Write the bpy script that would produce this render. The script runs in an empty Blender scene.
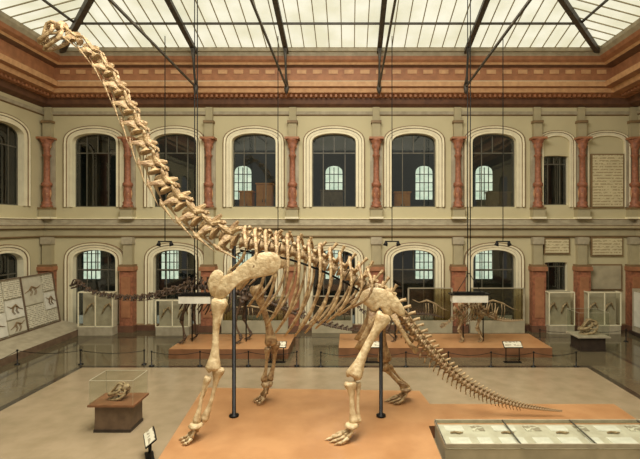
import bpy, math, random
from mathutils import Vector as V, Matrix
random.seed(4)
F=450.0; CH=5.83; PX=350.0; PY=225.0; D=25.0
def W(px,py,d): return V(((px-PX)/F*d, d, CH+(PY-py)/F*d))
def zc(y): return CH+(PY-y)/18.0
def xc(x): return (x-PX)/18.0
sc=bpy.context.scene
try: sc.view_settings.view_transform='Standard'
except Exception: pass
# ---------------------------------------------------------------- materials
def lin(c):
    return tuple(((x/255.0)/12.92 if x/255.0<=0.04045 else ((x/255.0+0.055)/1.055)**2.4) for x in c)+(1.0,)
def mat(name,c,c2=None,rough=.6,ns=3.0,bump=0.0,metal=0.0,bs=None,spec=.5,detail=4):
    m=bpy.data.materials.new(name); m.use_nodes=True
    nt=m.node_tree; b=nt.nodes['Principled BSDF']
    b.inputs['Roughness'].default_value=rough; b.inputs['Metallic'].default_value=metal
    b.inputs['Specular IOR Level'].default_value=spec
    tc=nt.nodes.new('ShaderNodeTexCoord')
    n=nt.nodes.new('ShaderNodeTexNoise'); n.inputs['Scale'].default_value=ns; n.inputs['Detail'].default_value=detail
    nt.links.new(tc.outputs['Object'],n.inputs['Vector'])
    r=nt.nodes.new('ShaderNodeValToRGB'); r.color_ramp.elements[0].position=.35; r.color_ramp.elements[1].position=.65
    if c2 is None: c2=tuple(x*.88 for x in c)
    r.color_ramp.elements[0].color=lin(c2); r.color_ramp.elements[1].color=lin(c)
    nt.links.new(n.outputs['Fac'],r.inputs['Fac']); nt.links.new(r.outputs['Color'],b.inputs['Base Color'])
    if bump:
        n2=nt.nodes.new('ShaderNodeTexNoise'); n2.inputs['Scale'].default_value=bs or ns*3
        nt.links.new(tc.outputs['Object'],n2.inputs['Vector'])
        bp=nt.nodes.new('ShaderNodeBump'); bp.inputs['Strength'].default_value=bump; bp.inputs['Distance'].default_value=.05
        nt.links.new(n2.outputs['Fac'],bp.inputs['Height']); nt.links.new(bp.outputs['Normal'],b.inputs['Normal'])
    return m
def emis(name,c,s,c2=None,ns=.6):
    m=mat(name,c,c2,ns=ns); b=m.node_tree.nodes['Principled BSDF']
    r=[n for n in m.node_tree.nodes if n.type=='VALTORGB'][0]
    m.node_tree.links.new(r.outputs['Color'],b.inputs['Emission Color']); b.inputs['Emission Strength'].default_value=s
    b.inputs['Base Color'].default_value=(.3,.3,.3,1)
    for l in list(b.inputs['Base Color'].links): m.node_tree.links.remove(l)
    return m
def glassm(name,tint,fac,rough=.03):
    m=bpy.data.materials.new(name); m.use_nodes=True; nt=m.node_tree
    for n in list(nt.nodes): nt.nodes.remove(n)
    o=nt.nodes.new('ShaderNodeOutputMaterial'); t=nt.nodes.new('ShaderNodeBsdfTransparent'); g=nt.nodes.new('ShaderNodeBsdfGlossy')
    t.inputs['Color'].default_value=lin(tint); g.inputs['Roughness'].default_value=rough
    mx=nt.nodes.new('ShaderNodeMixShader'); mx.inputs[0].default_value=fac
    nt.links.new(t.outputs[0],mx.inputs[1]); nt.links.new(g.outputs[0],mx.inputs[2]); nt.links.new(mx.outputs[0],o.inputs['Surface'])
    return m
def textm(name,c,ink,pitch=.12):
    m=mat(name,c,tuple(x*.95 for x in c)); nt=m.node_tree; b=nt.nodes['Principled BSDF']
    r=[n for n in nt.nodes if n.type=='VALTORGB'][0]; tc=[n for n in nt.nodes if n.type=='TEX_COORD'][0]
    sp=nt.nodes.new('ShaderNodeSeparateXYZ'); nt.links.new(tc.outputs['Object'],sp.inputs[0])
    a=nt.nodes.new('ShaderNodeMath'); a.operation='DIVIDE'; a.inputs[1].default_value=pitch; nt.links.new(sp.outputs['Z'],a.inputs[0])
    fr=nt.nodes.new('ShaderNodeMath'); fr.operation='FRACT'; nt.links.new(a.outputs[0],fr.inputs[0])
    lt=nt.nodes.new('ShaderNodeMath'); lt.operation='LESS_THAN'; lt.inputs[1].default_value=.45; nt.links.new(fr.outputs[0],lt.inputs[0])
    n=nt.nodes.new('ShaderNodeTexNoise'); n.inputs['Scale'].default_value=9; nt.links.new(tc.outputs['Object'],n.inputs['Vector'])
    gt=nt.nodes.new('ShaderNodeMath'); gt.operation='GREATER_THAN'; gt.inputs[1].default_value=.47; nt.links.new(n.outputs['Fac'],gt.inputs[0])
    mu=nt.nodes.new('ShaderNodeMath'); mu.operation='MULTIPLY'; nt.links.new(lt.outputs[0],mu.inputs[0]); nt.links.new(gt.outputs[0],mu.inputs[1])
    mx=nt.nodes.new('ShaderNodeMixRGB'); nt.links.new(mu.outputs[0],mx.inputs[0]); nt.links.new(r.outputs['Color'],mx.inputs[1]); mx.inputs[2].default_value=lin(ink)
    nt.links.new(mx.outputs[0],b.inputs['Base Color']); return m
WALL=mat('wall_paint',(200,188,148),(194,182,142),.8,.8)
WALL2=mat('wall_band_paint',(176,164,128),(166,154,120),.8,1.5)
CREAM=mat('cream_moulding',(238,228,192),(228,216,180),.6,2)
OCHRE=mat('ochre_edge',(138,112,76),(122,98,64),.6,2)
RED=mat('red_terracotta',(170,108,76),(132,82,56),.55,7,.5)
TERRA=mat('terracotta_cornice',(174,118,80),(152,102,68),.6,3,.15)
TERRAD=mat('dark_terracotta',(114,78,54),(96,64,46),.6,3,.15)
ORNG=mat('orange_cornice',(212,166,118),(194,146,102),.6,4,.15)
GREYM=mat('grey_moulding',(178,166,138),(158,146,120),.6,3)
FRAME=mat('window_frame_paint',(104,98,80),(84,80,66),.5,4)
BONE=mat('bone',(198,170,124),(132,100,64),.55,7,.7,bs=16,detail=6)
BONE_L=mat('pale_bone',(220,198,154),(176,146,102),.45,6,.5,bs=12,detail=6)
BONE_D=mat('dark_fossil_bone',(100,76,52),(56,42,32),.6,8,.4)
BONE_M=mat('tan_fossil_bone',(186,160,118),(130,104,70),.6,8,.4)
IRON=mat('black_iron',(34,32,30),(24,22,20),.45,5,metal=.6)
TRUSS=mat('truss_paint',(84,76,64),(64,58,50),.5,4)
BARP=mat('glazing_bar_paint',(186,176,146),(166,156,128),.5,4)
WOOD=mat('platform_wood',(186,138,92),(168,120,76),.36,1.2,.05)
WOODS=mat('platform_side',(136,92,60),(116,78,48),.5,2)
DARKW=mat('dark_wood',(62,50,40),(48,38,30),.45,4)
BRNW=mat('brown_plinth',(112,90,68),(92,72,54),.45,4)
CABO=mat('orange_cabinet_wood',(210,136,66),(184,112,52),.5,3)
WHITE=mat('white_card',(222,216,196),(206,200,180),.6,3)
PALE=mat('pale_case_lining',(200,192,166),(184,174,148),.6,3)
BEIGE=mat('beige_board',(180,166,134),(160,148,118),.7,2)
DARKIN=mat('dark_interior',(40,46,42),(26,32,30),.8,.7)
STEEL=mat('steel',(120,116,104),(96,92,84),.35,5,metal=.7)
FLC=mat('floor_stone',(164,144,114),(150,132,102),.2,1.5)
FLB=mat('floor_border_stone',(108,96,72),(96,86,64),.1,1.2)
FLO=mat('floor_outer_stone',(96,86,64),(84,76,56),.09,1.2)
FLD=mat('floor_dark_inlay',(66,56,44),(56,48,38),.14,3)
SKY=emis('skylight_glass',(250,246,222),.96,(228,224,192))
FARW=emis('daylit_pane',(236,238,222),1.6,(190,206,190),2)
GLASS=glassm('window_glass',(200,208,196),.10)
CLEAR=glassm('clear_case_glass',(246,249,246),.035)
HAZE=glassm('tinted_case_glass',(214,208,188),.10,.12)
TXT=textm('inscription',(214,200,158),(170,150,112),.16)
TXTS=textm('label_text',(216,208,180),(150,138,114),.09)
# ---------------------------------------------------------------- mesh builder
class M:
    def __init__(s): s.v=[];s.f=[];s.mi=[];s.sm=[];s.mats=[]
    def m(s,mt):
        if mt not in s.mats: s.mats.append(mt)
        return s.mats.index(mt)
    def face(s,pts,mt,smooth=False):
        i=len(s.v); s.v+= [V(p) for p in pts]; s.f.append(tuple(range(i,i+len(pts)))); s.mi.append(s.m(mt)); s.sm.append(smooth)
    def box(s,c,sz,mt,rot=None):
        c=V(c); hx,hy,hz=[a/2 for a in sz]; i=len(s.v)
        for x in(-hx,hx):
            for y in(-hy,hy):
                for z in(-hz,hz):
                    p=V((x,y,z))
                    if rot is not None: p=rot@p
                    s.v.append(c+p)
        for f in((0,1,3,2),(4,6,7,5),(0,4,5,1),(2,3,7,6),(0,2,6,4),(1,5,7,3)):
            s.f.append(tuple(i+k for k in f)); s.mi.append(s.m(mt)); s.sm.append(False)
    def tube(s,pts,rad,mt,seg=8,side=None,cap=True,smooth=True,phase=0):
        pts=[V(p) for p in pts]; n=len(pts); base=len(s.v)
        if not isinstance(rad,(list,tuple)): rad=[rad]*n
        prev=None
        for i,p in enumerate(pts):
            t=(pts[min(i+1,n-1)]-pts[max(i-1,0)])
            if t.length<1e-9: t=V((0,0,1))
            t.normalize()
            r=side if side is not None else prev
            if r is None: r=V((0,1,0)) if abs(t.y)<.9 else V((1,0,0))
            a=V(r)-t*V(r).dot(t)
            if a.length<1e-4: a=V((1,0,0))-t*t.x
            a.normalize(); b=t.cross(a); prev=a
            ra,rb=rad[i] if isinstance(rad[i],(list,tuple)) else (rad[i],rad[i])
            for k in range(seg):
                an=2*math.pi*k/seg+phase
                s.v.append(p+a*ra*math.cos(an)+b*rb*math.sin(an))
        mi=s.m(mt)
        for i in range(n-1):
            for k in range(seg):
                k2=(k+1)%seg
                s.f.append((base+i*seg+k,base+i*seg+k2,base+(i+1)*seg+k2,base+(i+1)*seg+k)); s.mi.append(mi); s.sm.append(smooth)
        if cap:
            s.f.append(tuple(base+k for k in range(seg))[::-1]); s.mi.append(mi); s.sm.append(False)
            s.f.append(tuple(base+(n-1)*seg+k for k in range(seg))); s.mi.append(mi); s.sm.append(False)
    def beam(s,a,b,w,h,mt):
        s.tube([a,b],[(w*.7071,h*.7071)]*2,mt,4,None,True,False,math.pi/4)
    def lathe(s,c,prof,mt,seg=12):
        c=V(c); s.tube([c+V((0,0,z)) for r,z in prof],[max(r,.001) for r,z in prof],mt,seg,V((1,0,0)))
    def obj(s,name,parent=None,origin=None):
        me=bpy.data.meshes.new(name)
        if origin is None:
            lo=V((min(p.x for p in s.v),min(p.y for p in s.v),min(p.z for p in s.v))); hi=V((max(p.x for p in s.v),max(p.y for p in s.v),max(p.z for p in s.v)))
            origin=V(((lo.x+hi.x)/2,(lo.y+hi.y)/2,lo.z))
        me.from_pydata([tuple(p-origin) for p in s.v],[],s.f)
        for mt in s.mats: me.materials.append(mt)
        me.polygons.foreach_set('material_index',s.mi); me.polygons.foreach_set('use_smooth',s.sm); me.update()
        o=bpy.data.objects.new(name,me); sc.collection.objects.link(o)
        o['wx'],o['wy'],o['wz']=origin
        if parent is not None:
            o.parent=parent; o.location=origin-V((parent['wx'],parent['wy'],parent['wz']))
        else: o.location=origin
        return o
def empty(name,loc,label,cat,group=None):
    e=bpy.data.objects.new(name,None); sc.collection.objects.link(e); e.location=loc; e.empty_display_size=.2
    e['wx'],e['wy'],e['wz']=loc; e['label']=label; e['category']=cat
    if group: e['group']=group
    return e
def tag(o,label,cat,group=None):
    o['label']=label; o['category']=cat
    if group: o['group']=group
    return o
def st(o,label=None):
    o['kind']='structure'
    if label: o['label']=label
    return o
cnt={'trim':0,'window':0}
def trim(m):
    cnt['trim']+=1; return st(m.obj('trim_%d'%cnt['trim']))
# ---------------------------------------------------------------- room
XL,XR=-17.05,15.9; ZT=15.0; YF=-6.0
TB=lambda u,v,p:V((u,D-p,v)); TL=lambda u,v,p:V((XL+p,u,v)); TR=lambda u,v,p:V((XR-p,u,v))
AE=.72
def arch(cx,hw,sp,rise,n=16):
    return [(cx-hw*math.cos(math.pi*k/n),sp+rise*max(0,math.sin(math.pi*k/n))**AE) for k in range(n+1)]
def bay(m,T,u0,u1,z0,z1,op,mt=None):
    mt=mt or WALL
    if op is None:
        m.face([T(u0,z0,0),T(u1,z0,0),T(u1,z1,0),T(u0,z1,0)],mt); return
    cx,hw,sill,sp,rise=op
    q=lambda a,b,c,d:m.face([T(a,c,0),T(b,c,0),T(b,d,0),T(a,d,0)],mt)
    q(u0,cx-hw,z0,z1); q(cx+hw,u1,z0,z1); q(cx-hw,cx+hw,z0,sill)
    A=arch(cx,hw,sp,rise)
    for a,b in zip(A,A[1:]): m.face([T(a[0],a[1],0),T(b[0],b[1],0),T(b[0],z1,0),T(a[0],z1,0)],mt)
    path=[(cx-hw,sill)]+A+[(cx+hw,sill),(cx-hw,sill)]
    for a,b in zip(path,path[1:]): m.face([T(a[0],a[1],0),T(b[0],b[1],0),T(b[0],b[1],-.35),T(a[0],a[1],-.35)],CREAM)
def archivolt(T,op,wide=.5):
    cx,hw,sill,sp,rise=op; m=M()
    prof=[(0,0,CREAM),(0,.1,CREAM),(wide*.26,.1,OCHRE),(wide*.32,.03,CREAM),(wide*.62,.04,OCHRE),(wide*.68,.1,CREAM),(wide*.88,.12,OCHRE),(wide,.1,OCHRE),(wide,0,OCHRE)]
    def path(o): return [(cx-hw-o,sill)]+arch(cx,hw+o,sp,rise+o*.85)+[(cx+hw+o,sill)]
    for (o0,p0,mt),(o1,p1,_) in zip(prof,prof[1:]):
        A=path(o0);B=path(o1)
        for i in range(len(A)-1):
            m.face([T(A[i][0],A[i][1],p0),T(A[i+1][0],A[i+1][1],p0),T(B[i+1][0],B[i+1][1],p1),T(B[i][0],B[i][1],p1)],mt)
    trim(m)
def window(T,op):
    cx,hw,sill,sp,rise=op; m=M(); P=-.28
    def bar(a,b,w=.05):
        m.beam(T(a[0],a[1],P),T(b[0],b[1],P),w,w,FRAME)
    A=[(cx-hw,sill)]+arch(cx,hw,sp,rise)+[(cx+hw,sill)]
    for a,b in zip(A,A[1:]): bar(a,b,.09)
    bar((cx-hw,sill),(cx+hw,sill),.12)
    hgt=sp-sill
    bar((cx-hw,sill+hgt*.86),(cx+hw,sill+hgt*.86),.06)
    top=lambda u:sp+rise*(max(0,1-((u-cx)/hw)**2)**.5)**AE
    for k in(-.5,.5): bar((cx+hw*k,sill),(cx+hw*k,top(cx+hw*k)),.04)
    bar((cx,sill+hgt*.86),(cx,top(cx)),.045)
    cnt['window']+=1
    w=st(m.obj('window_%d'%cnt['window']))
    g=M(); G=[(cx-hw,sill)]+arch(cx,hw,sp,rise)+[(cx+hw,sill)]
    g.face([T(a[0],a[1],P-.02) for a in G],GLASS); g.obj('pane',w)
def mould(T,u0,u1,prof,m=None):
    own=m is None; m=m or M()
    for (p0,z0,mt),(p1,z1,_) in zip(prof,prof[1:]):
        m.face([T(u0,z0,p0),T(u1,z0,p0),T(u1,z1,p1),T(u0,z1,p1)],mt)
    for u in(u0,u1): m.face([T(u,z,p) for p,z,_ in prof],prof[0][2])
    if own: trim(m)
BELT=[(0,zc(237.5),OCHRE),(.14,zc(236.5),OCHRE),(.14,zc(235.5),WALL2),(.12,zc(229.5),OCHRE),(.3,zc(228.2),CREAM),(.4,zc(226),OCHRE),(.42,zc(225.3),GREYM),(.42,zc(224),GREYM),(.18,zc(222.5),GREYM),(.18,zc(220),OCHRE),(.22,zc(219.2),CREAM),(0,zc(218.2),CREAM)]
FRZ=[(0,zc(116),OCHRE),(.1,zc(115),GREYM),(.14,zc(112),OCHRE),(0,zc(111.5),CREAM)]
def column(T,u):
    m=M(); p=.26
    def bx(w,z0,z1,pp,mt):
        c=T(u,(z0+z1)/2,pp/2); s=(w,pp,z1-z0) if T is TB else (pp,w,z1-z0); m.box(c,s,mt)
    bx(.66,zc(208),zc(138),.08,GREYM)
    bx(.66,zc(218),zc(208),.46,WALL2); bx(.76,zc(219),zc(217),.52,CREAM); bx(.72,zc(209.5),zc(207.5),.5,OCHRE)
    prof=[(.28,208),(.3,206),(.22,204.8),(.27,203),(.18,201),(.2,198),(.23,193),(.21,189),(.17,187.5),(.26,186.5),(.27,184),(.18,182.5),(.16,180),(.155,168),(.15,158),(.21,157),(.21,155.5),(.15,155),(.17,150),(.26,146),(.22,145),(.32,142),(.36,140.5)]
    m.lathe(T(u,0,p),[(r,zc(y)) for r,y in prof],RED,14)
    for k in range(6):
        a=math.pi*2*k/6
        q=T(u+.18*math.cos(a),0,p+.18*math.sin(a)*.8)
        m.tube([q+V((0,0,zc(149))),q+V((0,0,zc(146.5))),q+V((0,0,zc(144)))],[.04,.08,.03],ORNG,6)
        q=T(u+.2*math.cos(a),0,p+.2*math.sin(a)*.8)
        m.tube([q+V((0,0,zc(198))),q+V((0,0,zc(194))),q+V((0,0,zc(190)))],[.02,.06,.02],ORNG,6)
    bx(.78,zc(140.5),zc(138.5),.6,TERRA)
    bx(.46,zc(138.5),zc(124),.28,WALL2); bx(.56,zc(124),zc(121.5),.36,OCHRE); bx(.38,zc(121.5),zc(108),.2,WALL2)
    bx(.94,zc(331),zc(324),.6,TERRAD); bx(.74,zc(324),zc(270),.44,RED); bx(.86,zc(270),zc(266),.54,TERRA); bx(.8,zc(266),zc(264),.48,OCHRE)
    bx(.5,zc(264),zc(244),.3,WALL2); bx(.6,zc(244),zc(237),.38,GREYM)
    bx(.5,zc(316),zc(276),.48,TERRA)
    trim(m)
cols=[50,130,210,293,376,457,536,580,632]
cent=[95,175,254,334,414,494]
UP=lambda c:(c,1.22,zc(207),zc(143.5),.56); LO=lambda c:(c,1.18,zc(326),zc(261),.62)
m=M(); ops=[]
for i in range(6):
    u0=xc(cols[i]) if i else XL; u1=xc(cols[i+1]); c=xc(cent[i])
    up=UP(c); lo=LO(c)
    bay(m,TB,u0,u1,zc(225),ZT,up); bay(m,TB,u0,u1,0,zc(225),lo); ops+=[(TB,up),(TB,lo)]
up=(xc(556),.68,zc(205),zc(157),.08); lo=(xc(556),.62,zc(291),zc(263),.05)
bay(m,TB,xc(536),xc(580),zc(225),ZT,up); bay(m,TB,xc(536),xc(580),0,zc(225),lo); small=[up,lo]
bay(m,TB,xc(580),XR,zc(225),ZT,None); bay(m,TB,xc(580),XR,0,zc(225),None)
st(m.obj('wall_back'))
for T,name in((TL,'wall_left'),(TR,'wall_right')):
    m=M()
    for k in range(5):
        y1=D-4.6*k-(.5 if k else 0); y0=D-.5-4.6*(k+1); c=D-.3-4.6*k-2.5
        up=UP(c); lo=LO(c)
        bay(m,T,y0,y1,zc(225),ZT,up); bay(m,T,y0,y1,0,zc(225),lo)
        if k<3: ops+=[(T,up),(T,lo)]
    bay(m,T,YF,D-.5-23,0,ZT,None)
    st(m.obj(name))
    for k in range(1,4): column(T,D-.5-4.6*k)
    mould(T,YF,D,BELT); mould(T,YF,D,FRZ)
for T,o in ops: archivolt(T,o); window(T,o)
for o in small: window(TB,o)
for cx in(556,606):
    archivolt(TB,(xc(cx),.72 if cx==556 else .98,zc(207),zc(145),.5),.36)
for c in cols: column(TB,xc(c))
mould(TB,XL,XR,BELT); mould(TB,XL,XR,FRZ)
for s,T,a,b in(('back',TB,XL,XR),('left',TL,YF,D),('right',TR,YF,D)):
    m=M(); mould(T,a,b,[(.14,0,TERRAD),(.14,.3,OCHRE),(.08,.36,OCHRE),(0,.36,OCHRE)],m); st(m.obj('baseboard_'+s))
# cornice
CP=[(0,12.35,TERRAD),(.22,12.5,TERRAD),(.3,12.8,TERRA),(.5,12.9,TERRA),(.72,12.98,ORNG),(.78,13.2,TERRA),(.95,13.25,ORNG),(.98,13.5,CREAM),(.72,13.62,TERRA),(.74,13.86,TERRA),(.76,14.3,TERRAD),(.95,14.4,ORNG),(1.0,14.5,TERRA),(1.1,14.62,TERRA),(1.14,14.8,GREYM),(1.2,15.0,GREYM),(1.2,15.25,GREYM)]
KR=2.8/1.2
def cl(p,z): return [V((XL+p*1.5,YF,z)),V((XL+p*1.5,D-p,z)),V((XR-p*KR,D-p,z)),V((XR-p*KR,YF,z))]
m=M()
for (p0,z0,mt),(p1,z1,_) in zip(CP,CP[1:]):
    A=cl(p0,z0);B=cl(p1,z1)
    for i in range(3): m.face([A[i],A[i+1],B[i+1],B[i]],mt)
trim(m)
m=M()
x=XL+.9
while x<XR-1.6:
    m.box((x,D-.42,12.86),(.12,.3,.13),TERRA); x+=.27
y=D-.8
while y>5:
    m.box((XL+.62,y,12.86),(.42,.12,.13),TERRA); m.box((XR-.98,y,12.86),(.6,.12,.13),TERRA); y-=.27
x=XL+1.7
while x<XR-2.2:
    m.box((x,D-.77,14.08),(.5,.03,.22),ORNG); x+=.85
trim(m)
# floor
m=M()
xs=[XL,-13.4,-13.2,-11.2,-10.95,9.7,9.95,11.8,12.0,XR]; ys=[YF,18.4,18.65,23.2,23.4,D]
matr=[FLO,FLD,FLB,FLD,FLC]
for i in range(9):
    for j in range(5):
        a=min(i,8-i); b=[4,3,2,1,0][j]; r=min(a,b)
        m.face([(xs[i],ys[j],0),(xs[i+1],ys[j],0),(xs[i+1],ys[j+1],0),(xs[i],ys[j+1],0)],matr[r])
st(m.obj('floor'))
# roof
xl,xr,yb,yf=XL+1.8,XR-2.8,D-1.2,YF; K=.27; IN=9.0; Z0=15.2
m=M()
O=[V((xl,yf,Z0)),V((xl,yb,Z0)),V((xr,yb,Z0)),V((xr,yf,Z0))]
I=[V((xl+IN,yf+IN,Z0+K*IN)),V((xl+IN,yb-IN,Z0+K*IN)),V((xr-IN,yb-IN,Z0+K*IN)),V((xr-IN,yf+IN,Z0+K*IN))]
for i in range(4): m.face([O[i],O[(i+1)%4],I[(i+1)%4],I[i]],SKY)
m.face(I,SKY)
st(m.obj('ceiling'))
m=M(); x=xl+.3; BW=.045
while x<xr:
    t=min(IN,x-xl,xr-x); m.beam((x,yb,Z0-.04),(x,yb-t,Z0-.04+K*t),BW,BW,BARP); x+=.66
y=yb-.3
while y>yf:
    t=min(IN,yb-y,y-yf)
    m.beam((xl,y,Z0-.04),(xl+t,y,Z0-.04+K*t),BW,BW,BARP); m.beam((xr,y,Z0-.04),(xr-t,y,Z0-.04+K*t),BW,BW,BARP); y-=.66
for t in(1.9,3.8,5.7,7.6):
    z=Z0-.08+K*t
    m.beam((xl+t,yb-t,z),(xr-t,yb-t,z),.09,.09,TRUSS); m.beam((xl+t,yb-t,z),(xl+t,yf+t,z),.09,.09,TRUSS); m.beam((xr-t,yb-t,z),(xr-t,yf+t,z),.09,.09,TRUSS)
trim(m)
m=M()
for sx,cx in((1,xl),(-1,xr)):
    m.beam((cx,yb,Z0-.18),(cx+sx*IN,yb-IN,Z0-.18+K*IN),.26,.22,TRUSS)
m.beam((xl,yb,Z0-.1),(xr,yb,Z0-.1),.2,.2,GREYM)
trim(m)
tx=[xc(210)-.4,xc(293)-.2,xc(376)+.1,xc(457)+.2]
for x in tx:
    m=M(); t=IN
    m.beam((x,yb,Z0-.22),(x,yb-t,Z0-.22+K*t),.24,.2,TRUSS)
    m.beam((x,yb+.1,13.15),(x,6,13.9),.085,.085,TRUSS)
    m.tube([(x,yb+.2,13.2),(x,yb-.1,13.6),(x,yb-.3,14.4),(x,yb-.5,15.0)],[.1,.06,.06,.1],TRUSS,8)
    m.lathe((x,yb+.05,0),[(.02,12.75),(.1,12.9),(.14,13.1),(.08,13.25)],TRUSS,10)
    trim(m)
for k in range(3):
    for X,s in((xl,1),(xr,-1)):
        y=yb-5.5-5*k; m=M(); m.beam((X,y,Z0-.22),(X+s*IN,y,Z0-.22+K*IN),.24,.2,TRUSS); trim(m)
# corridor behind windows
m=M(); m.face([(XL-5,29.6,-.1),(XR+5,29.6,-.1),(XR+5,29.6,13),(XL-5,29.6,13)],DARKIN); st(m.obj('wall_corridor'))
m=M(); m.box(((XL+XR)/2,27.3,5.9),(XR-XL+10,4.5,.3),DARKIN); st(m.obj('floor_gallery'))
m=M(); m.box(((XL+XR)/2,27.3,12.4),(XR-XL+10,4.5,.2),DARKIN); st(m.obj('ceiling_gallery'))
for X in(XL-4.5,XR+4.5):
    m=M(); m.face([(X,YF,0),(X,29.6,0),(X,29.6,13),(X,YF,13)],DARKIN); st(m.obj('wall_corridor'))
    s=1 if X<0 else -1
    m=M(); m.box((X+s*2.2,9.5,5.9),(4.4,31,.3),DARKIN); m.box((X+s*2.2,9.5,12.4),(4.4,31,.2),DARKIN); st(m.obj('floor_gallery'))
for c,kk in((243,1),(334,1),(424,1),(484,1),(170,0),(92,0)):
    u=W(c,170,29.5).x
    for z0 in((7.5,2.3) if kk else (2.3,)):
        m=M(); Y=29.5
        A=[(u-.55,z0)]+arch(u,.55,z0+1.7,.5)+[(u+.55,z0)]
        m.face([V((a,Y,b)) for a,b in A],FARW)
        for k in(-.28,0,.28): m.beam((u+k,Y-.05,z0),(u+k,Y-.05,z0+2.1),.05,.05,DARKIN)
        for k in(.55,1.1,1.65): m.beam((u-.55,Y-.05,z0+k),(u+.55,Y-.05,z0+k),.05,.05,DARKIN)
        cnt['window']+=1; st(m.obj('window_%d'%cnt['window']))
def cabinet(px,w,h,mt,lab,Y=26.6):
    X=W(px,200,Y).x; z=6.05
    e=empty('storage_cabinet',(X,Y,z),lab,'cabinet','cabinets behind the upper windows')
    b=M(); b.box((X,Y,z+h/2),(w,.6,h),mt); b.box((X,Y,z+h),(w+.1,.7,.08),mt); b.obj('body',e)
    for k in(-1,1):
        d=M(); d.box((X+k*w*.24,Y-.32,z+h*.5),(w*.42,.04,h*.82),mt); d.tube([(X+k*.08,Y-.38,z+h*.5),(X+k*.08,Y-.38,z+h*.58)],.02,IRON,6); d.obj('door',e)
for px,w,h,mt,lab in((265,.9,2.2,CABO,'tall orange wooden cabinet inside the gallery window'),(247,.75,1.75,CABO,'low orange wooden cabinet beside a taller one'),(332,1.3,1.8,BRNW,'brown wooden cabinet behind the gallery glass'),(402,.9,1.7,CABO,'orange wooden cupboard behind arched window'),(498,1.3,1.7,BRNW,'brown wooden cupboard behind arched window'),(180,1.2,1.8,DARKW,'dark wooden cabinet behind the gallery glass')):
    cabinet(px,w,h,mt,lab)
# wall plaques
def plaque(x0,x1,y0,y1,mt,lab,name='wall_plaque'):
    m=M(); m.box((xc((x0+x1)/2),D-.06,(zc(y0)+zc(y1))/2),((x1-x0)/18,.1,(y1-y0)/18),OCHRE)
    m.box((xc((x0+x1)/2),D-.1,(zc(y0)+zc(y1))/2),((x1-x0)/18-.16,.1,(y1-y0)/18-.16),mt)
    tag(m.obj(name),lab,'plaque')
plaque(590,623,154,208,TXT,'tall cream inscribed tablet set in a blind arch')
plaque(543,569,238,254,TXT,'small cream inscribed plaque with brown border')
plaque(590,622,237,256,TXT,'wide cream inscribed plaque with brown border')
plaque(588,621,264,290,BEIGE,'plain beige framed panel under the plaque','framed_panel')
# ---------------------------------------------------------------- skeleton tools
def crom(pts,n):
    pts=[V(p) for p in pts]; P=[pts[0]*2-pts[1]]+pts+[pts[-1]*2-pts[-2]]; out=[]
    for i in range(1,len(P)-2):
        for k in range(20):
            t=k/20; a,b,c,d=P[i-1:i+3]
            out.append(.5*((2*b)+(c-a)*t+(2*a-5*b+4*c-d)*t*t+(3*b-a-3*c+d)*t**3))
    out.append(pts[-1])
    L=[0]
    for a,b in zip(out,out[1:]): L.append(L[-1]+(b-a).length)
    res=[];j=0
    for i in range(n):
        s=L[-1]*i/(n-1)
        while j<len(L)-2 and L[j+1]<s: j+=1
        f=(s-L[j])/max(1e-9,L[j+1]-L[j]); res.append(out[j].lerp(out[j+1],f))
    return res
def lerp(a,b,t): return a+(b-a)*t
def frame(a,b):
    t=(b-a); L=t.length; t=t/L; s=V((0,1,0)); s=(s-t*t.dot(s)).normalized(); u=t.cross(s); return (a+b)/2,t,s,u,L
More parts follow.
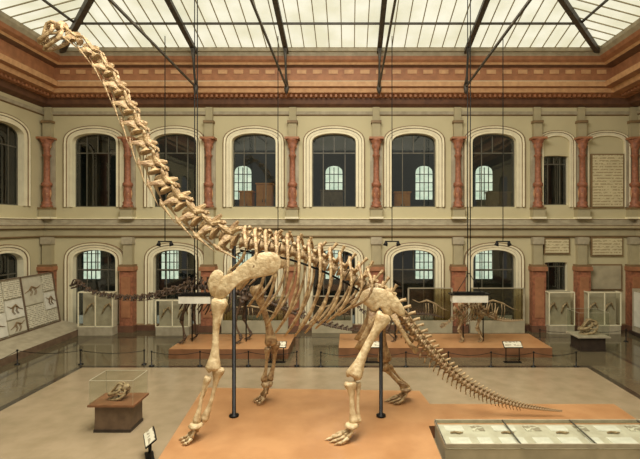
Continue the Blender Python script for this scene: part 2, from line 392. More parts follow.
def vertebra(kind,a,b,r,h,w,mt,seg=8,rl=1.0):
    c,t,s,u,L=frame(a,b); m=M(); P=lambda x,y,z:c+t*x+s*y+u*z
    if kind=='cervical':
        m.tube([P(-.5*L,0,0),P(-.43*L,0,0),P(-.28*L,0,.05*r),P(-.02*L,0,.12*r),P(.14*L,0,.05*r),P(.26*L,0,-.05*r),P(.32*L,0,-.05*r)],[r*.35,r*.8,r*.46,r*.42,r*.6,r*1.15,r*1.05],mt,7,s,True,False)
        m.tube([P(-.12*L,0,.3*r),P(-.06*L,0,r*.9),P(.02*L,0,r*1.15+h*.5),P(.1*L,0,r*1.25+h)],[(r*.55,L*.27),(r*.36,L*.18),(r*.24,L*.14),(r*.16,L*.07)],mt,6,s,True,False)
        for y in(-1,1):
            m.tube([P(0,y*.25*r,.7*r),P(-.28*L,y*.55*r,.85*r),P(-.5*L,y*.7*r,1.1*r),P(-.64*L,y*.78*r,1.25*r)],[(r*.32,r*.45),(r*.2,r*.3),(r*.26,r*.28),(r*.1,r*.08)],mt,6,s,True,False)
            m.tube([P(0,y*.25*r,.9*r),P(.18*L,y*.5*r,1.35*r),P(.32*L,y*.65*r,1.6*r),P(.44*L,y*.65*r,1.6*r)],[(r*.32,r*.4),(r*.22,r*.28),(r*.28,r*.32),(r*.1,r*.1)],mt,6,s,True,False)
            m.tube([P(-.05*L,y*.3*r,.35*r),P(-.14*L,y*.85*r,-.15*r),P(-.22*L,y*1.15*r,-.9*r),P(-.27*L,y*1.2*r,-1.4*r)],[(L*.2,r*.2),(L*.14,r*.14),(L*.1,r*.13),(L*.07,r*.14)],mt,6,t,True,False)
            m.tube([P(-.52*L,y*1.1*r,-1.15*r),P(-.27*L,y*1.2*r,-1.45*r),P(.02*L,y*1.15*r,-1.6*r),P(.25*L+.25*L*rl,y*1.1*r,-1.8*r),P(.3*L+.6*L*rl,y*1.05*r,-1.95*r)],[(r*.07,r*.08),(r*.2,r*.34),(r*.12,r*.16),(r*.06,r*.08),(r*.03,r*.03)],mt,6,s,True,False)
        return m
    m.tube([P(-.5*L,0,0),P(-.42*L,0,0),P(-.2*L,0,0),P(.1*L,0,0),P(.32*L,0,0),P(.42*L,0,0)],[r*.6,r*.98,r*.64,r*.6,r*.98,r*1.0],mt,seg,s)
    if kind=='dorsal':
        jl=random.uniform(-.12,.16)
        m.tube([P(0,0,.5*r),P(.0*L,0,r*1.5),P((.08+jl)*L,0,r*1.4+h*.6),P((.14+jl*2)*L,0,r*1.4+h)],[(r*.55,L*.3),(r*.22,L*.16),(r*.18,L*.13),(r*.34,L*.2)],mt,6,s,True,False)
        for y in(-1,1):
            m.tube([P(0,y*.3*r,r*1.2),P(.02*L,y*w*.6,r*1.6),P(.05*L,y*w,r*2.0)],[(r*.3,L*.2),(r*.18,L*.15),(r*.24,L*.18)],mt,6,u,True,False)
            m.tube([P(0,y*.3*r,r),P(-.5*L,y*.4*r,r*1.4)],[r*.3,r*.18],mt,6)
    if kind=='caudal':
        m.tube([P(.0,0,.5*r),P(.2*L,0,r*1.1+h*.4),P(.5*L,0,r+h)],[(r*.35,L*.24),(r*.2,L*.19),(r*.24,L*.24)],mt,seg,s)
        if w>0:
            for y in(-1,1): m.tube([P(0,y*.5*r,.2*r),P(.1*L,y*w,.1*r)],[r*.36,r*.18],mt,6)
        for y in(-1,1): m.tube([P(-.1*L,y*.25*r,r),P(-.6*L,y*.3*r,r*1.15)],[r*.22,r*.12],mt,5)
    return m
def chevron(a,b,r,h,mt):
    c,t,s,u,L=frame(a,b); m=M(); P=lambda x,y,z:c+t*x+s*y+u*z
    for y in(-1,1): m.tube([P(.4*L,y*.4*r,-.9*r),P(.55*L,0,-r-h*.4)],[r*.13,r*.14],mt,5)
    m.tube([P(.52*L,0,-r-h*.35),P(1.0*L,0,-r-h)],[(r*.12,r*.2),(r*.07,r*.14)],mt,6,s); return m
def longbone(p0,p1,r0,rm,r1,mt,bend=V((0,0,0)),seg=14,flat=.72):
    p0,p1=V(p0),V(p1); m=M(); ts=[0,.02,.06,.13,.22,.36,.5,.64,.78,.87,.94,.98,1]
    pr=[.5,.85,1,.75,.32,.05,0,.05,.3,.7,1,.9,.5]
    pts=[];rad=[]
    d=(p1-p0).normalized(); f=d.cross(V((0,1,0))).normalized()
    for i,t in enumerate(ts):
        e=r0 if t<.5 else r1
        r=rm+(e-rm)*pr[i]
        if t in(0,1): r=e*.5
        pts.append(p0.lerp(p1,t)+bend*math.sin(math.pi*t)+f*rm*.22*math.sin(t*7+p0.x)); rad.append((r*flat,r))
    m.tube(pts,rad,mt,seg,V((0,1,0)))
    c=p0.lerp(p1,.3)+f*rm*.75; m.tube([p0.lerp(p1,.1)+f*r0*.6,c,p0.lerp(p1,.48)+f*rm*.3],[rm*.3,rm*.42,rm*.15],mt,8)
    for p,e,sg in((p0,r0,1),(p1,r1,-1)):
        for q in(-1,1):
            c=p+f*q*e*.5+d*sg*e*.3; m.tube([c-d*e*.4,c-d*e*.2,c+d*e*.2,c+d*e*.55],[e*.2,e*.4,e*.4,e*.1],mt,8)
    return m
def foot(base,fwd,mt,r,h,spread,toes,claw):
    base=V(base); m=M(); side=V((0,1,0)); n=toes
    m.tube([base+V((0,0,h)),base+V((0,0,h*.86)),base+V((0,0,h*.74))],[(r*.8,r*.7),(r*1.15,r*.95),(r*.9,r*.75)],mt,10,side)
    for i in range(n):
        a=(i/(n-1)-.5)*2
        o=side*a*r*.85+fwd*(1-abs(a))*r*.4
        kn=base+o*1.25+V((0,0,h*.3))+fwd*spread*.4*(1-.35*abs(a))
        tp=base+o*1.7+V((0,0,h*.12))+fwd*spread*(1-.3*abs(a))
        m.tube([base+o*.8+V((0,0,h*.76)),base+o*.95+V((0,0,h*.55)),kn+V((0,0,.02))],[r*.3,r*.18,r*.28],mt,7)
        m.tube([kn,kn.lerp(tp,.5),tp],[r*.28,r*.18,r*.24],mt,7)
        m.tube([tp,tp+fwd*claw*.5+V((0,0,-h*.02)),tp+fwd*claw+V((0,0,-h*.1))],[r*.22,r*.16,r*.03],mt,6)
    return m
def ribmesh(c,t,s,u,y,r,w,ln,bul,mt,dn,bow=.0):
    m=M(); P=lambda a,b,e:c+t*a+s*b*y+dn*(-e)
    pts=[P(0,w*.55,.1),P(.02,w*.95,.02),P(.03+bow*.6,bul*.92,-.2*ln),P(bow,bul,-.45*ln),P(bow*.5-.04,bul*.92,-.75*ln),P(-bow*.9-.08,bul*.62,-1.0*ln)]
    m.tube(crom(pts,13),[(r*1.1,r*1.2)]+[(r,r*1.35)]*10+[(r*.9,r*1.2),(r*.6,r*.8)],mt,7,u); return m
def skullmesh(tip,back,up,size,mt,e,wid=1.0):
    tip,back=V(tip),V(back); f=(tip-back).normalized(); s=V((0,1,0)); s=(s-f*f.dot(s)).normalized(); u=up; L=(tip-back).length
    P=lambda a,b,c:back+f*a*L+s*b*L*wid+u*c*L
    m=M()
    m.tube([P(-.02,0,.06),P(.08,0,.1),P(.22,0,.12),P(.32,0,.1)],[(L*.1,L*.1),(L*.2*wid,L*.17),(L*.2*wid,L*.15),(L*.12,L*.1)],mt,10,s)
    for y in(-1,1):
        m.tube([P(.3,y*.17,.1),P(.45,y*.17,.02),P(.7,y*.16,-.02),P(.92,y*.1,-.03),P(1,0,-.03)],[L*.06,L*.055,L*.07,L*.08,L*.06],mt,8)
        m.tube([P(.05,y*.2,.05),P(.1,y*.2,-.12),P(.3,y*.2,-.14),P(.5,y*.18,-.04)],[L*.05,L*.045,L*.035,L*.04],mt,7)
        m.tube([P(.3,y*.17,.2),P(.42,y*.15,.08),P(.46,y*.16,-.02)],[L*.05,L*.04,L*.035],mt,7)
        m.tube([P(.2,y*.1,.2),P(.33,y*.08,.36),P(.5,y*.06,.38),P(.66,y*.06,.22),P(.8,y*.06,.04)],[L*.055,L*.05,L*.045,L*.045,L*.05],mt,7)
        for k in range(6):
            a=.6+.07*k; yy=y*(.16-.02*k); m.tube([P(a,yy,-.07),P(a+.01,yy,-.17)],[L*.026,L*.01],mt,5)
    m.tube([P(.7,0,0),P(.85,0,.0),P(1,0,-.02)],[(L*.13,L*.05),(L*.12,L*.07),(L*.06,L*.04)],mt,8,s)
    m.obj('cranium',e)
    m=M()
    for y in(-1,1):
        m.tube([P(.06,y*.2,-.12),P(.3,y*.2,-.3),P(.6,y*.17,-.33),P(.85,y*.1,-.32),P(.95,0,-.3)],[L*.04,L*.07,L*.05,L*.06,L*.06],mt,8)
        for k in range(5):
            a=.6+.07*k; yy=y*(.15-.02*k); m.tube([P(a,yy,-.28),P(a,yy,-.2)],[L*.022,L*.008],mt,5)
    m.obj('jaw',e)
def blade(outline,thick,mt,y0):
    pts=[W(x,y,y0) for x,y in outline]; pts=crom(pts+[pts[0]],len(pts)*3+1)[:-1]
    c=V((0,0,0))
    for p in pts: c+=p
    c/=len(pts); m=M(); n=len(pts); mi=m.m(mt)
    rings=[(1,0),(.9,.6),(.55,.9)]
    for sg in(-1,1):
        base=len(m.v)
        for k,t in rings:
            for p in pts: q=c+(p-c)*k; m.v.append(q+V((0,sg*thick*t,0)))
        m.v.append(c+V((0,sg*thick*.6,0))); cc=len(m.v)-1
        for r in range(2):
            for i in range(n):
                j=(i+1)%n; m.f.append((base+r*n+i,base+r*n+j,base+(r+1)*n+j,base+(r+1)*n+i)); m.mi.append(mi); m.sm.append(True)
        for i in range(n):
            j=(i+1)%n; m.f.append((base+2*n+i,base+2*n+j,cc)); m.mi.append(mi); m.sm.append(True)
    return m
# ---------------------------------------------------------------- main skeleton
B=W(300,417,12.9); B.z=.36
E=empty('sauropod_skeleton',B,'towering long-necked dinosaur skeleton mounted on a wooden platform','dinosaur skeleton')
DC=12.9
neck=[W(x,y,DC) for x,y in((66,33),(77,39),(88,48),(100,61),(110,76),(119,92),(127,108),(134,124),(142,141),(150,159),(159,178),(171,196),(186,211),(203,225),(222,236),(240,242))]
dors=[W(x,y,DC) for x,y in((240,242),(262,246),(285,250),(305,256),(325,264),(345,274),(362,284),(378,294),(390,303))]
tail=[W(x,y,DC) for x,y in((390,303),(402,317),(413,331),(425,346),(437,359),(450,372),(464,383),(480,392),(498,400),(518,405.5),(540,409),(562,411.5))]
NP=crom(neck,14)
for i in range(13):
    k=i/12; vertebra('cervical',NP[i],NP[i+1],lerp(.105,.235,k**.85),lerp(.06,.26,k),0,BONE,10,lerp(.4,1.0,k)).obj('cervical_vertebra',E)
DP=crom(dors,17)
for i in range(16):
    k=i/15; r=lerp(.2,.17,k)
    vertebra('dorsal',DP[i],DP[i+1],r,(lerp(.16,.44,min(1,k*1.6)) if k<.8 else lerp(.44,.3,(k-.8)*5))*random.uniform(.88,1.12),.5,BONE,10).obj('dorsal_vertebra',E)
    if i<13:
        ln=[1.1,1.6,2.0,2.25,2.45,2.55,2.55,2.45,2.25,2.0,1.7,1.35,1.0][i]
        c,t,s,u,L=frame(DP[i],DP[i+1]); dx=lerp(-.05,-.24,i/12)
        for y in(-1,1): ribmesh(c+u*.38,V((1,0,0)),s,u,y,.036,.5,ln,.95-.02*i,BONE,V((dx,0,-1)).normalized(),.2).obj('rib',E)
def taper(path,n,q):
    fine=crom(path,400); ws=[q**i for i in range(n)]; S=sum(ws); out=[fine[0]]; a=0
    for w_ in ws: a+=w_/S; out.append(fine[min(399,int(round(a*399)))])
    return out
TP=taper(tail,48,.972)
for i in range(48):
    k=i/47; r=lerp(.185,.024,k**.72)
    vertebra('caudal',TP[i],TP[i+1],r,.22*(1-k)**1.5+.015,.26*(1-k*2.4) if k<.4 else 0,BONE,8).obj('caudal_vertebra',E)
    if 1<i<32: chevron(TP[i],TP[i+1],r,.26*(1-k)**1.3,BONE).obj('chevron',E)
e2=bpy.data.objects.new('skull',None); sc.collection.objects.link(e2); sk=W(60,32,DC); e2.parent=E; e2.location=sk-B; e2['wx'],e2['wy'],e2['wz']=sk
f=(W(41,43,DC)-W(66,31,DC)).normalized(); up=V((-f.z,0,f.x)); up=up if up.z>0 else -up
skullmesh(W(39,42,DC),W(67,28,DC),up,1,BONE,e2)
SCO=[(214,293),(217,283),(224,276),(233,272),(243,264),(254,256),(264,252),(274,252),(281,257),(281,266),(276,273),(265,276),(254,278),(243,282),(234,289),(226,297),(218,299)]
COO=[(209,283),(213,273),(219,269),(225,273),(223,283),(219,293),(213,295)]
for d in(12.0,13.8):
    for nm,ol,th in(('scapula',SCO,.07),('coracoid',COO,.06)):
        m=blade(ol,th,BONE_L,12.15)
        for p in m.v: p.y+=d-12.15
        m.obj(nm,E)
fw=V((-1,-.1,0)).normalized()
S=W(220,299,12.02); EL=W(213,371,11.75); WR=W(200,422,11.55); FT=W(196,440,11.5); FT.z=.35
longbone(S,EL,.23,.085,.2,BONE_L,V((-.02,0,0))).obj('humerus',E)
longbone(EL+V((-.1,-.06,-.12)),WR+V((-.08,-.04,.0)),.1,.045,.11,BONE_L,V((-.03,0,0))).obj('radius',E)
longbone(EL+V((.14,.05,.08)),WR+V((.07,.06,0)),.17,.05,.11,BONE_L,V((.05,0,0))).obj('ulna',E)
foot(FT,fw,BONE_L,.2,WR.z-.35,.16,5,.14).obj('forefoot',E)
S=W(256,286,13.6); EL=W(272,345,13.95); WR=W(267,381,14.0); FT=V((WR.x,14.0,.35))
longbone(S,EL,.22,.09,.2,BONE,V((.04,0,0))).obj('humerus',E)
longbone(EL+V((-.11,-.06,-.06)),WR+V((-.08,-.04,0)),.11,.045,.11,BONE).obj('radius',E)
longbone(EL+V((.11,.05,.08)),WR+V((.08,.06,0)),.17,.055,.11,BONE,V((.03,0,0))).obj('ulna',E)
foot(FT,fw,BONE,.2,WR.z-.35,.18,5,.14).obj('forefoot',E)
# pelvis
ILO=[(359,301),(362,292),(370,288),(380,288),(390,292),(398,299),(404,308),(405,315),(400,316),(395,312),(390,316),(384,313),(379,307),(374,312),(368,307)]
for d in(12.4,13.4):
    m=blade(ILO,.07,BONE_L,12.4)
    for p in m.v: p.y+=d-12.4
    m.obj('ilium',E)
    o=V((0,d-12.4,0)); q=lambda x,y:W(x,y,12.4)+o
    m=M(); m.tube([q(373,312),q(370,325),q(364,338),q(359,350)],[(.06,.13),(.04,.08),(.035,.09),(.04,.15)],BONE,10,V((0,1,0))); m.obj('pubis',E)
    m=M(); m.tube([q(393,314),q(400,328),q(409,343),q(417,352)],[(.06,.11),(.04,.06),(.035,.06),(.04,.09)],BONE,10,V((0,1,0))); m.obj('ischium',E)
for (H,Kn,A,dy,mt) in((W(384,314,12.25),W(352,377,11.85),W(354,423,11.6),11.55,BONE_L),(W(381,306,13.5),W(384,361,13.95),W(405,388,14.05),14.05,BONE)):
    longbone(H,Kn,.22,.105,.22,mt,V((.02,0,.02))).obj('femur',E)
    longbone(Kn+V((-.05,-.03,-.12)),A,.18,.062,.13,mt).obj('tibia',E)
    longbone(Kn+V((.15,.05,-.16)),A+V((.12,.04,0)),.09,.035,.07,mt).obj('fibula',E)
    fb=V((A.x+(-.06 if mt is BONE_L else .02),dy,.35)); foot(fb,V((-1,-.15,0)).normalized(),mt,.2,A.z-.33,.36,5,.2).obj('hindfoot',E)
def rod(x,ytop,d,r=.045):
    m=M(); p=W(x,ytop,d); b=V((p.x,p.y,.345)); m.tube([b,b+V((0,0,.05)),b+V((0,0,.06)),p],[.14,.14,r,r],IRON,10); m.obj('support_rod',E)
rod(234,246,12.9,.055); rod(381,296,12.9,.055)
m=M(); m.tube([p+V((0,0,-.24)) for p in DP[:-1]],.03,IRON,8); m.obj('support_bar',E)
# ---------------------------------------------------------------- main platform
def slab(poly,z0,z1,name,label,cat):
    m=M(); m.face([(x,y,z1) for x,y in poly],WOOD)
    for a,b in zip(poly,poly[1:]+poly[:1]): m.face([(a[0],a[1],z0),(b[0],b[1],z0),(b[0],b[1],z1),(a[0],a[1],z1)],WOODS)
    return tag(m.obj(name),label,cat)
slab([(-4.35,9.0),(-4.95,15.2),(2.3,14.9),(2.45,13.8),(8.1,13.8),(8.1,12.3),(2.15,12.3),(2.15,9.0)],0,.34,'display_platform','large orange-tan wooden platform under the giant skeleton','platform')
X0,X1,Y0,Y1,HC=2.3,9.6,10.85,12.2,.52
e=empty('display_case',V(((X0+X1)/2,(Y0+Y1)/2,0)),'long low glass-topped display case with pale lining','display case')
m=M(); m.box(((X0+X1)/2,(Y0+Y1)/2,(HC-.1)/2),(X1-X0,Y1-Y0,HC-.1),BEIGE); m.box(((X0+X1)/2,(Y0+Y1)/2,HC-.09),(X1-X0-.1,Y1-Y0-.1,.03),PALE); m.obj('body',e)
m=M(); zt=HC+.02
for a,b in(((X0,Y0),(X1,Y0)),((X1,Y0),(X1,Y1)),((X1,Y1),(X0,Y1)),((X0,Y1),(X0,Y0))): m.beam((a[0],a[1],zt-.03),(b[0],b[1],zt-.03),.04,.09,GREYM)
for k in range(5):
    x=X0+(X1-X0)*k/4
    m.beam((x,Y0,zt),(x,Y1,zt),.03,.03,STEEL)
m.obj('frame',e)
m=M(); m.face([(X0,Y0,zt),(X1,Y0,zt),(X1,Y1,zt),(X0,Y1,zt)],CLEAR); m.obj('glass_top',e)
x=X0+.15; k=0; zb=HC-.068
while x<X1-.5:
    w=[.6,.4,.75,.5][k%4]
    if x+w>X1-.1: break
    m=M(); m.box((x+w/2,Y0+.36,zb),(w*.85,.36,.012),WHITE); tag(m.obj('label_card'),'white printed card lying in the glass case','card','cards in the display case')
    m=M(); m.box((x+w/2,Y1-.3,zb),(w*.8,.3,.012),TXTS if k%2 else WHITE); tag(m.obj('label_card'),'pale printed card lying in the glass case','card','cards in the display case')
    if k%2==0:
        c=V((x+w/2,Y0+.76,zb+.002)); m=M(); m.tube([c+V((-.16,0,.02)),c+V((-.05,.02,.03)),c+V((.06,-.02,.03)),c+V((.17,.01,.02))],[.018,.03,.026,.012],BONE_M,8)
        tag(m.obj('fossil_bone'),'small brown fossil bone lying in the glass case','fossil','fossils in the display case')
    x+=w+.12; k+=1
# ---------------------------------------------------------------- pedestal cases
def pedestal(cx,y0,w,dp,h,gh,lab,topm,sidem):
    e=empty('pedestal_case',V((cx,y0+dp/2,0)),lab,'display case')
    m=M(); m.box((cx,y0+dp/2,(h-.06)/2),(w*.76,dp*.8,h-.06),sidem); m.box((cx,y0+dp/2,.04),(w*.8,dp*.84,.08),DARKW); m.obj('base',e)
    m=M(); m.box((cx,y0+dp/2,h-.03),(w,dp,.06),topm); m.obj('table_top',e)
    m=M(); a,b=w*.47,dp*.47; yc=y0+dp/2
    C=[(cx-a,yc-b),(cx+a,yc-b),(cx+a,yc+b),(cx-a,yc+b)]
    for p,q in zip(C,C[1:]+C[:1]): m.face([(p[0],p[1],h),(q[0],q[1],h),(q[0],q[1],h+gh),(p[0],p[1],h+gh)],CLEAR)
    m.face([(p[0],p[1],h+gh) for p in C],CLEAR)
    for p,q in zip(C,C[1:]+C[:1]):
        m.beam((p[0],p[1],h+gh),(q[0],q[1],h+gh),.01,.01,PALE); m.beam((p[0],p[1],h),(p[0],p[1],h+gh),.007,.007,GREYM)
    m.obj('glass_cover',e)
pedestal(-6.68,12.55,1.3,.95,.8,.68,'glass case on a brown-topped pedestal holding a skull',WOODS,BRNW)
pedestal(11.2,20.6,1.5,1.2,.7,1.1,'glass case on a dark pedestal holding a fossil',GREYM,DARKW)
def smallskull(c,s,lab):
    e=empty('fossil_skull',c,lab,'fossil skull')
    skullmesh(c+V((-s*.5,0,s*.3)),c+V((s*.5,0,s*.5)),V((0,0,1)),1,BONE_M,e,1.2)
    m=M(); m.tube([c+V((0,0,0)),c+V((0,0,.02)),c+V((0,0,.03)),c+V((0,0,s*.4))],[.1,.1,.02,.02],IRON,8); m.obj('stand',e)
smallskull(V((-6.68,13.0,.8)),.58,'tan reptile skull on a small stand in the case')
smallskull(V((11.2,21.2,.7)),.85,'tan fossil skull on a stand in the case')
def sign(x,y,h,w,lab,mt=TXTS,dp=.35,yaw=0):
    e=empty('info_sign',V((x,y,0)),lab,'sign'); Z=Matrix.Rotation(math.radians(yaw),3,'Z'); c=V((x,y,0))
    m=M()
    for s in(-1,1): m.tube([c+Z@V((s*w*.35,0,0)),c+Z@V((s*w*.35,0,h))],.02,IRON,6)
    m.box(c+V((0,0,.02)),(w*.9,.2,.03),IRON,Z); m.obj('stand',e)
    R=Z@Matrix.Rotation(math.radians(35),3,'X'); m=M(); m.box((x,y,h),(w,dp,.03),IRON,R); m.box(V((x,y,h))+R@V((0,0,.02)),(w-.05,dp-.05,.012),mt,R); m.obj('panel',e)
sign(-4.98,11.2,.55,.8,'small slanted label sign on iron legs',TXTS,.3,-62)
for x,y in((6.9,19.1),(-3.1,19.1),(1.0,19.1)): sign(x,y,.75,.8,'slanted pale label sign before the exhibit platform')
# ---------------------------------------------------------------- back platforms
def rect(x0,x1,y0,y1): return [(x0,y0),(x1,y0),(x1,y1),(x0,y1)]
slab(rect(-7.9,-2.7,19.6,22.3),0,.42,'display_platform','orange-tan wooden platform under a dark small skeleton','platform')
slab(rect(-.5,8.9,19.8,22.4),0,.42,'display_platform','long orange-tan wooden platform with two small skeletons','platform')
def smallskel(name,label,neckp,dorp,tailp,legs,mt,zf,nn,nd,nt,r,ribl,spine,skl):
    b=V((dorp[len(dorp)//2].x,dorp[0].y,zf)); e=empty(name,b,label,'dinosaur skeleton')
    A=crom(neckp,nn+1)
    for i in range(nn): vertebra('cervical',A[i],A[i+1],r*lerp(.35,.75,i/nn),r*.5,0,mt,6,.2).obj('cervical_vertebra',e)
    A=crom(dorp,nd+1)
    for i in range(nd):
        vertebra('dorsal',A[i],A[i+1],r,spine,r*2.2,mt,6).obj('dorsal_vertebra',e)
        if i<nd-2:
            c,t,s,u,L=frame(A[i],A[i+1])
            for y in(-1,1): ribmesh(c,t,s,u,y,r*.22,r*2,ribl*(.7+.3*math.sin(math.pi*(i+1)/nd)),ribl*.42,mt,V((-.1,0,-1)).normalized(),.08).obj('rib',e)
    A=taper(tailp,nt,.97)
    for i in range(nt): vertebra('caudal',A[i],A[i+1],r*lerp(.9,.15,i/nt),spine*(1-i/nt)**1.3,0,mt,6).obj('caudal_vertebra',e)
    sk=neckp[0]
    e3=bpy.data.objects.new('skull',None); sc.collection.objects.link(e3); e3.parent=e; e3.location=sk-b; e3['wx'],e3['wy'],e3['wz']=sk
    f=V((-.9,0,-.3)).normalized(); skullmesh(sk+f*skl,sk,V((-.3,0,.95)).normalized(),1,mt,e3)
    for (h,kx,ax,front) in legs:
        for y in(-1,1):
            dy=r*2.4*y; H=h+V((0,dy,0)); hh=H.z-zf; sw=.12*y*hh*.6
            Kn=V((H.x+kx*hh+sw,H.y,zf+hh*.5)); An=V((H.x+ax*hh+sw,H.y,zf+hh*.14))
            n1,n2=('humerus','forearm') if front else ('femur','shin')
            longbone(H,Kn,r*.9,r*.4,r*.75,mt,seg=8).obj(n1,e); longbone(Kn,An,r*.65,r*.3,r*.5,mt,seg=8).obj(n2,e)
            foot(V((An.x,An.y,zf+.01)),V((-1,0,0)),mt,r*.7,An.z-zf,r*1.2,4,r*.8).obj('foot',e)
        m=M(); m.tube([h+V((-hh*.1,0,0)),h+V((0,0,hh*.04)),h+V((hh*.12,0,0))],[(r*2.4,r*.5),(r*2.7,r*1.1),(r*2.4,r*.5)],mt,8,V((0,1,0))); m.obj('girdle',e)
    for h,_,_,_ in legs:
        m=M(); m.tube([V((h.x+.1,h.y,zf)),V((h.x+.1,h.y,h.z))],.03,IRON,6); m.obj('support_rod',e)
    return e
d=20.9; w=lambda x,y:W(x,y,d)
smallskel('sauropod_skeleton','smaller dark long-necked dinosaur skeleton on a low platform',
 [w(x,y) for x,y in((80,282),(88,290),(100,294),(118,297),(136,298),(152,296),(168,291),(184,288))],
 [w(x,y) for x,y in((184,288),(198,287),(214,288),(232,291),(248,295))],
 [w(x,y) for x,y in((248,295),(264,300),(284,309),(308,319),(335,327),(362,331),(392,331))],
 [(w(190,296),-.05,.02,True),(w(244,299),-.12,.05,False)],BONE_D,.43,14,10,26,.15,1.2,.28,.5)
d=21.0
e=smallskel('stegosaur_skeleton','small pale plated dinosaur skeleton with back spikes',[w(x,y) for x,y in((446,324),(450,321),(454,317),(459,314))],
 [w(x,y) for x,y in((459,314),(464,309),(471,306),(478,308),(484,313))],
 [w(x,y) for x,y in((484,313),(491,317),(500,320),(512,321),(524,320))],
 [(w(461,318),-.1,.1,True),(w(481,314),-.15,.05,False)],BONE_M,.43,5,9,16,.1,.7,.12,.3)
for i in range(8):
    x=[455,460,465,470,475,480,487,495][i]; y=[313,309,305,303,304,308,314,318][i]
    for s in(-1,1):
        m=M(); p=w(x,y)+V((0,s*.1,.02)); L=.3+.25*(i>3)
        m.tube([p,p+V((.03,s*.03,L*.5)),p+V((.1*(i>3),s*.08,L))],[(.03,.05),(.02,.11 if i<4 else .04),(.005,.01)],BONE_M,6,V((0,1,0))); m.obj('plate' if i<4 else 'spike',e)
smallskel('theropod_skeleton','slender small two-legged dinosaur skeleton on low platform',
 [w(x,y) for x,y in((352,300),(357,305),(362,311),(370,314))],
 [w(x,y) for x,y in((370,314),(378,314),(386,315),(394,316))],
 [w(x,y) for x,y in((394,316),(404,315),(418,314),(432,315),(444,318))],
 [(w(393,319),-.25,.12,False)],BONE_D,.43,6,8,20,.08,.5,.1,.28)
# ---------------------------------------------------------------- wall boards / cases
def vcase(x0,x1,y0,y1,dd,back,lab,n=2):
    a=W(x0,y1,dd); b=W(x1,y0,dd); cx=(a.x+b.x)/2; w_=b.x-a.x; zt=b.z
    e=empty('glass_display_case',V((cx,dd,0)),lab,'display case','glass cases along the wall')
    m=M(); m.box((cx,dd+.1,.22),(w_,.55,.44),GREYM); m.box((cx,dd+.3,(zt+.44)/2),(w_,.06,zt-.44),back); m.obj('body',e)
    m=M()
    for x in(a.x,b.x,cx) if n==2 else (a.x,b.x): m.beam((x,dd-.15,.44),(x,dd-.15,zt),.05,.05,CREAM)
    for z in(.46,zt): m.beam((a.x,dd-.15,z),(b.x,dd-.15,z),.05,.05,CREAM)
    for x in(a.x,b.x): m.beam((x,dd-.15,zt),(x,dd+.3,zt),.05,.05,CREAM)
    m.obj('frame',e)
    m=M(); m.face([(a.x,dd-.15,.46),(b.x,dd-.15,.46),(b.x,dd-.15,zt),(a.x,dd-.15,zt)],CLEAR); m.obj('glass_front',e)
    for k in range(2):
        m=M(); c=V((cx+(k-.5)*w_*.5,dd+.19,lerp(.8,zt-.3,.5))); s=w_*.16
        m.tube([c+V((-s,0,-.3)),c+V((-s*.4,0,.1)),c+V((s*.4,0,.25)),c+V((s,0,-.1))],[.03,.07,.06,.03],BONE_M,7); m.obj('fossil',e)
vcase(80,114,292,330,23.9,GREYM,'tall glass wall case with grey back')
vcase(157,190,300,330,23.9,GREYM,'low glass wall case with grey back')
vcase(548,573,292,325,24.2,BEIGE,'narrow glass wall case with beige back',1)
vcase(587,619,292,329,24.2,BEIGE,'wide glass wall case with beige back')
def board(x0,x1,y0,y1,dd,lab):
    a=W(x0,y1,dd); b=W(x1,y0,dd); cx=(a.x+b.x)/2
    e=empty('glass_display_case',V((cx,dd,0)),lab,'display case')
    m=M(); m.box((cx,dd,(a.z+b.z)/2),(b.x-a.x,.02,b.z-a.z),HAZE); m.obj('glass_panel',e)
    m=M()
    for x in(a.x+.03,b.x-.03): m.box((x,dd,b.z/2),(.06,.08,b.z),GREYM)
    P=[V((a.x,dd-.05,a.z)),V((b.x,dd-.05,a.z)),V((b.x,dd-.05,b.z)),V((a.x,dd-.05,b.z))]
    for p,q in zip(P,P[1:]+P[:1]): m.beam(p,q,.05,.05,GREYM)
    m.box((cx,dd+.05,a.z/2+.15),(b.x-a.x,.3,a.z+.3),BEIGE)
    m.obj('frame',e)
    m=M(); f=lambda s,t:V((lerp(a.x,b.x,s),dd-.04,lerp(a.z,b.z,t)))
    m.tube([f(.1,.7),f(.25,.62),f(.42,.68),f(.6,.6),f(.78,.46),f(.93,.4)],[.02,.03,.06,.05,.03,.01],BONE_M,6)
    for s in(.4,.46,.58,.63): m.tube([f(s,.6),f(s+.01,.4),f(s-.01,.22)],[.03,.02,.02],BONE_M,6)
    m.obj('fossil',e)
board(408,452,288,326,24.4,'tinted glass case with a small mounted fossil')
board(470,524,288,326,24.4,'wide tinted glass case with a mounted fossil')
board(222,288,296,326,24.4,'low tinted glass case with a mounted fossil')
board(312,352,296,326,24.4,'narrow tinted glass case with a mounted fossil')
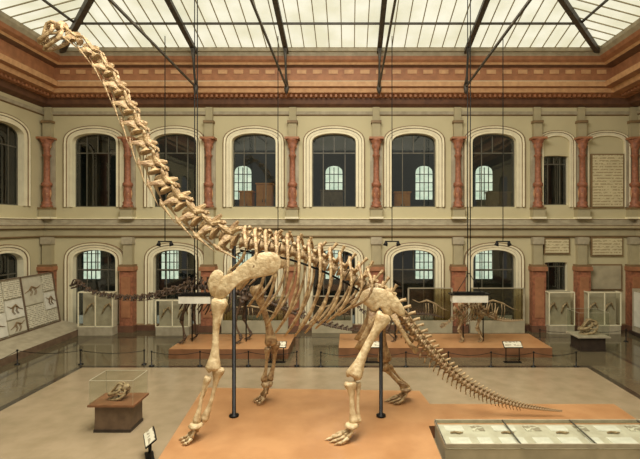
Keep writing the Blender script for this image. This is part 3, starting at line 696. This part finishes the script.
# left wall long board, leaning back against the wall
X=-16.1; LE=.16
e=empty('display_board',V((X,22,0)),'long glazed wall board with pale panels and fossil drawings','display board')
def tilt(m):
    for p in m.v: p.x-=(p.z-.6)*LE-.25
    return m
m=M(); m.box((X-.1,20.9,1.9),(.12,7.4,2.7),PALE); tilt(m)
for a,b,mt in(((X+.2,.62),(X+1.7,.3),GREYM),((X+1.7,.3),(X+1.75,0),BRNW)):
    m.face([(a[0],17.1,a[1]),(a[0],24.7,a[1]),(b[0],24.7,b[1]),(b[0],17.1,b[1])],mt)
for y in(17.1,24.7): m.face([(X+.1,y,0),(X+1.75,y,0),(X+1.7,y,.3),(X+.2,y,.62)],BRNW)
m.obj('body',e)
def sk2(c,L,fl,sc_=1):
    m=M()
    m.tube([c+V((0,fl*-L,.12)),c+V((0,fl*-L*.5,.0)),c+V((0,fl*L*.1,.1)),c+V((0,fl*L*.5,-.06)),c+V((0,fl*L,-.16))],[.01,.025,.05*sc_,.025,.01],OCHRE,7)
    for s in(-.3,-.15,.2,.35): m.tube([c+V((0,fl*L*s,0)),c+V((0,fl*(L*s-.08),-.16)),c+V((0,fl*(L*s+.04),-.32))],[.02,.014,.01],OCHRE,6)
    return tilt(m)
yy=[24.5,23.6,22.1,20.9,19.2,17.4]
for i,(a,b) in enumerate(zip(yy,yy[1:])):
    rows=((.7,1.3),(1.38,2.25),(2.33,3.2)) if i%2==0 else ((.7,1.75),(1.83,3.2))
    for j,(z0,z1) in enumerate(rows):
        mt=[WHITE,TXTS,PALE][(i+j)%3] if i else [TXTS,WHITE,TXTS][j]
        m=M(); m.box((X,(a+b)/2,(z0+z1)/2),(.08,a-b-.08,z1-z0),mt); tilt(m).obj('panel',e)
        if mt is not TXTS: sk2(V((X+.06,(a+b)/2,(z0+z1)/2+.08)),(a-b)*.4,1 if (i+j)%2 else -1,.8+.3*j).obj('drawing',e)
m=M()
for y in(24.5,22.1,19.2,17.4): m.beam((X+.08,y,.6),(X+.08,y,3.25),.05,.05,BRNW)
for z in(.62,3.25): m.beam((X+.08,24.5,z),(X+.08,17.4,z),.05,.05,BRNW)
tilt(m).obj('frame',e)
e=empty('display_board',V((15.2,21.5,0)),'glazed wall case with pale panels','display board')
m=M(); m.box((15.3,21.5,1.3),(.5,5,2.3),GREYM); m.box((15.3,21.5,.1),(.7,5.2,.2),DARKW); m.obj('body',e)
m=M(); m.box((15.03,21.5,1.4),(.04,4.6,1.8),WHITE); m.obj('panel',e)
# ---------------------------------------------------------------- barrier posts
def posts(pts,n,h=.62):
    P=[]
    for a,b in zip(pts,pts[1:]):
        k=max(1,int(round((V(b)-V(a)).length/n)))
        for i in range(k): P.append(V(a).lerp(V(b),i/k))
    P.append(V(pts[-1]))
    m=M(); m.lathe((0,0,0),[(.11,0),(.11,.03),(.025,.05),(.02,h-.06),(.04,h-.05),(.04,h),(.01,h+.02)],IRON,8)
    o0=m.obj('barrier_post',origin=V((0,0,0)))
    for i,p in enumerate(P):
        o=o0 if i==0 else o0.copy()
        if i: sc.collection.objects.link(o)
        o.location=(p.x,p.y,0); tag(o,'short black barrier post carrying a sagging rope','barrier post','barrier posts')
    for a,b in zip(P,P[1:]):
        q=(b-a).normalized()*.045; a=a+q; b=b-q
        m=M(); m.tube([V((a.x,a.y,h-.05)),V((lerp(a.x,b.x,.25),lerp(a.y,b.y,.25),h-.13)),V(((a.x+b.x)/2,(a.y+b.y)/2,h-.16)),V((lerp(a.x,b.x,.75),lerp(a.y,b.y,.75),h-.13)),V((b.x,b.y,h-.05))],.012,IRON,5)
        tag(m.obj('barrier_rope'),'thin dark rope sagging between barrier posts','rope','barrier ropes')
posts([(-13.9,13.5,0),(-13.9,18.8,0),(-8.6,18.8,0)],2.2)
posts([(-8.2,18.6,0),(-2.2,18.6,0)],2.0)
posts([(-1.2,18.5,0),(9.3,18.5,0)],1.75)
posts([(9.5,22.5,0),(13.8,22.5,0),(13.8,14,0)],2.1)
# ---------------------------------------------------------------- hanging lamps
def roofz(y): return Z0+K*min(IN,yb-y)-.2
def traylamp(px,py,d,w_,lab):
    p=W(px,py,d); e=empty('hanging_lamp',p,lab,'hanging lamp','tray lamps over the exhibits')
    m=M()
    for s in(-1,1): m.tube([p+V((s*.06,0,.1)),V((p.x+s*.06,p.y,roofz(p.y)))],.022,IRON,6)
    for s in(-1,1): m.tube([p+V((s*w_*.42,0,.15)),p+V((0,0,1.3))],.015,IRON,5)
    m.obj('rod',e)
    m=M(); m.box(p+V((0,0,.36)),(w_*1.02,.5,.06),IRON); m.box(p+V((0,0,.42)),(w_*.8,.3,.06),IRON); m.obj('housing',e)
    m=M(); m.box(p+V((0,0,.17)),(w_*.92,.46,.32),WHITE); m.obj('diffuser',e)
traylamp(196,303,19.8,1.5,'long black hanging lamp with a white tray diffuser')
traylamp(469,302,20,1.7,'long black hanging lamp with a white tray diffuser')
for px in(165,278,392,503):
    p=W(px,243,22.6); e=empty('pendant_lamp',p,'small black spotlight pendant on a thin rod','pendant lamp','small pendants near the wall')
    m=M(); m.tube([p+V((0,0,.1)),V((p.x,p.y,roofz(p.y)))],.022,IRON,6); m.obj('rod',e)
    m=M(); m.beam(p+V((-.35,0,.08)),p+V((.35,0,.08)),.06,.06,IRON)
    for s in(-1,1): m.tube([p+V((s*.3,0,.1)),p+V((s*.3,0,-.02)),p+V((s*.34,0,-.14))],[.05,.09,.12],IRON,8)
    m.obj('lamp_head',e)
# ---------------------------------------------------------------- light + camera
def area(loc,sx,sy,en,col,rot=(0,0,0)):
    l=bpy.data.lights.new('daylight_and_fill','AREA'); l.shape='RECTANGLE'; l.size=sx; l.size_y=sy; l.energy=en; l.color=col
    o=bpy.data.objects.new('daylight_and_fill',l); sc.collection.objects.link(o); o.location=loc; o.rotation_euler=rot; return o
area((-1.1,9,17.2),9,11,4900,(1,.965,.89))
area((-1,27.4,12.2),28,2.5,480,(1,.92,.78))  # unseen fill lamp added in the gallery to brighten the cabinets
w_=bpy.data.worlds.new('world'); sc.world=w_; w_.use_nodes=True
bg=w_.node_tree.nodes['Background']; bg.inputs[0].default_value=(1,.95,.84,1); bg.inputs[1].default_value=.34
cd=bpy.data.cameras.new('cam'); cam=bpy.data.objects.new('cam',cd); sc.collection.objects.link(cam)
cam.location=(0,0,CH); cam.rotation_euler=(math.radians(90),0,0); cd.sensor_width=36; cd.lens=F/640*36
cd.shift_x=-30/640; cd.shift_y=-4.5/640; cd.clip_end=200
sc.camera=cam
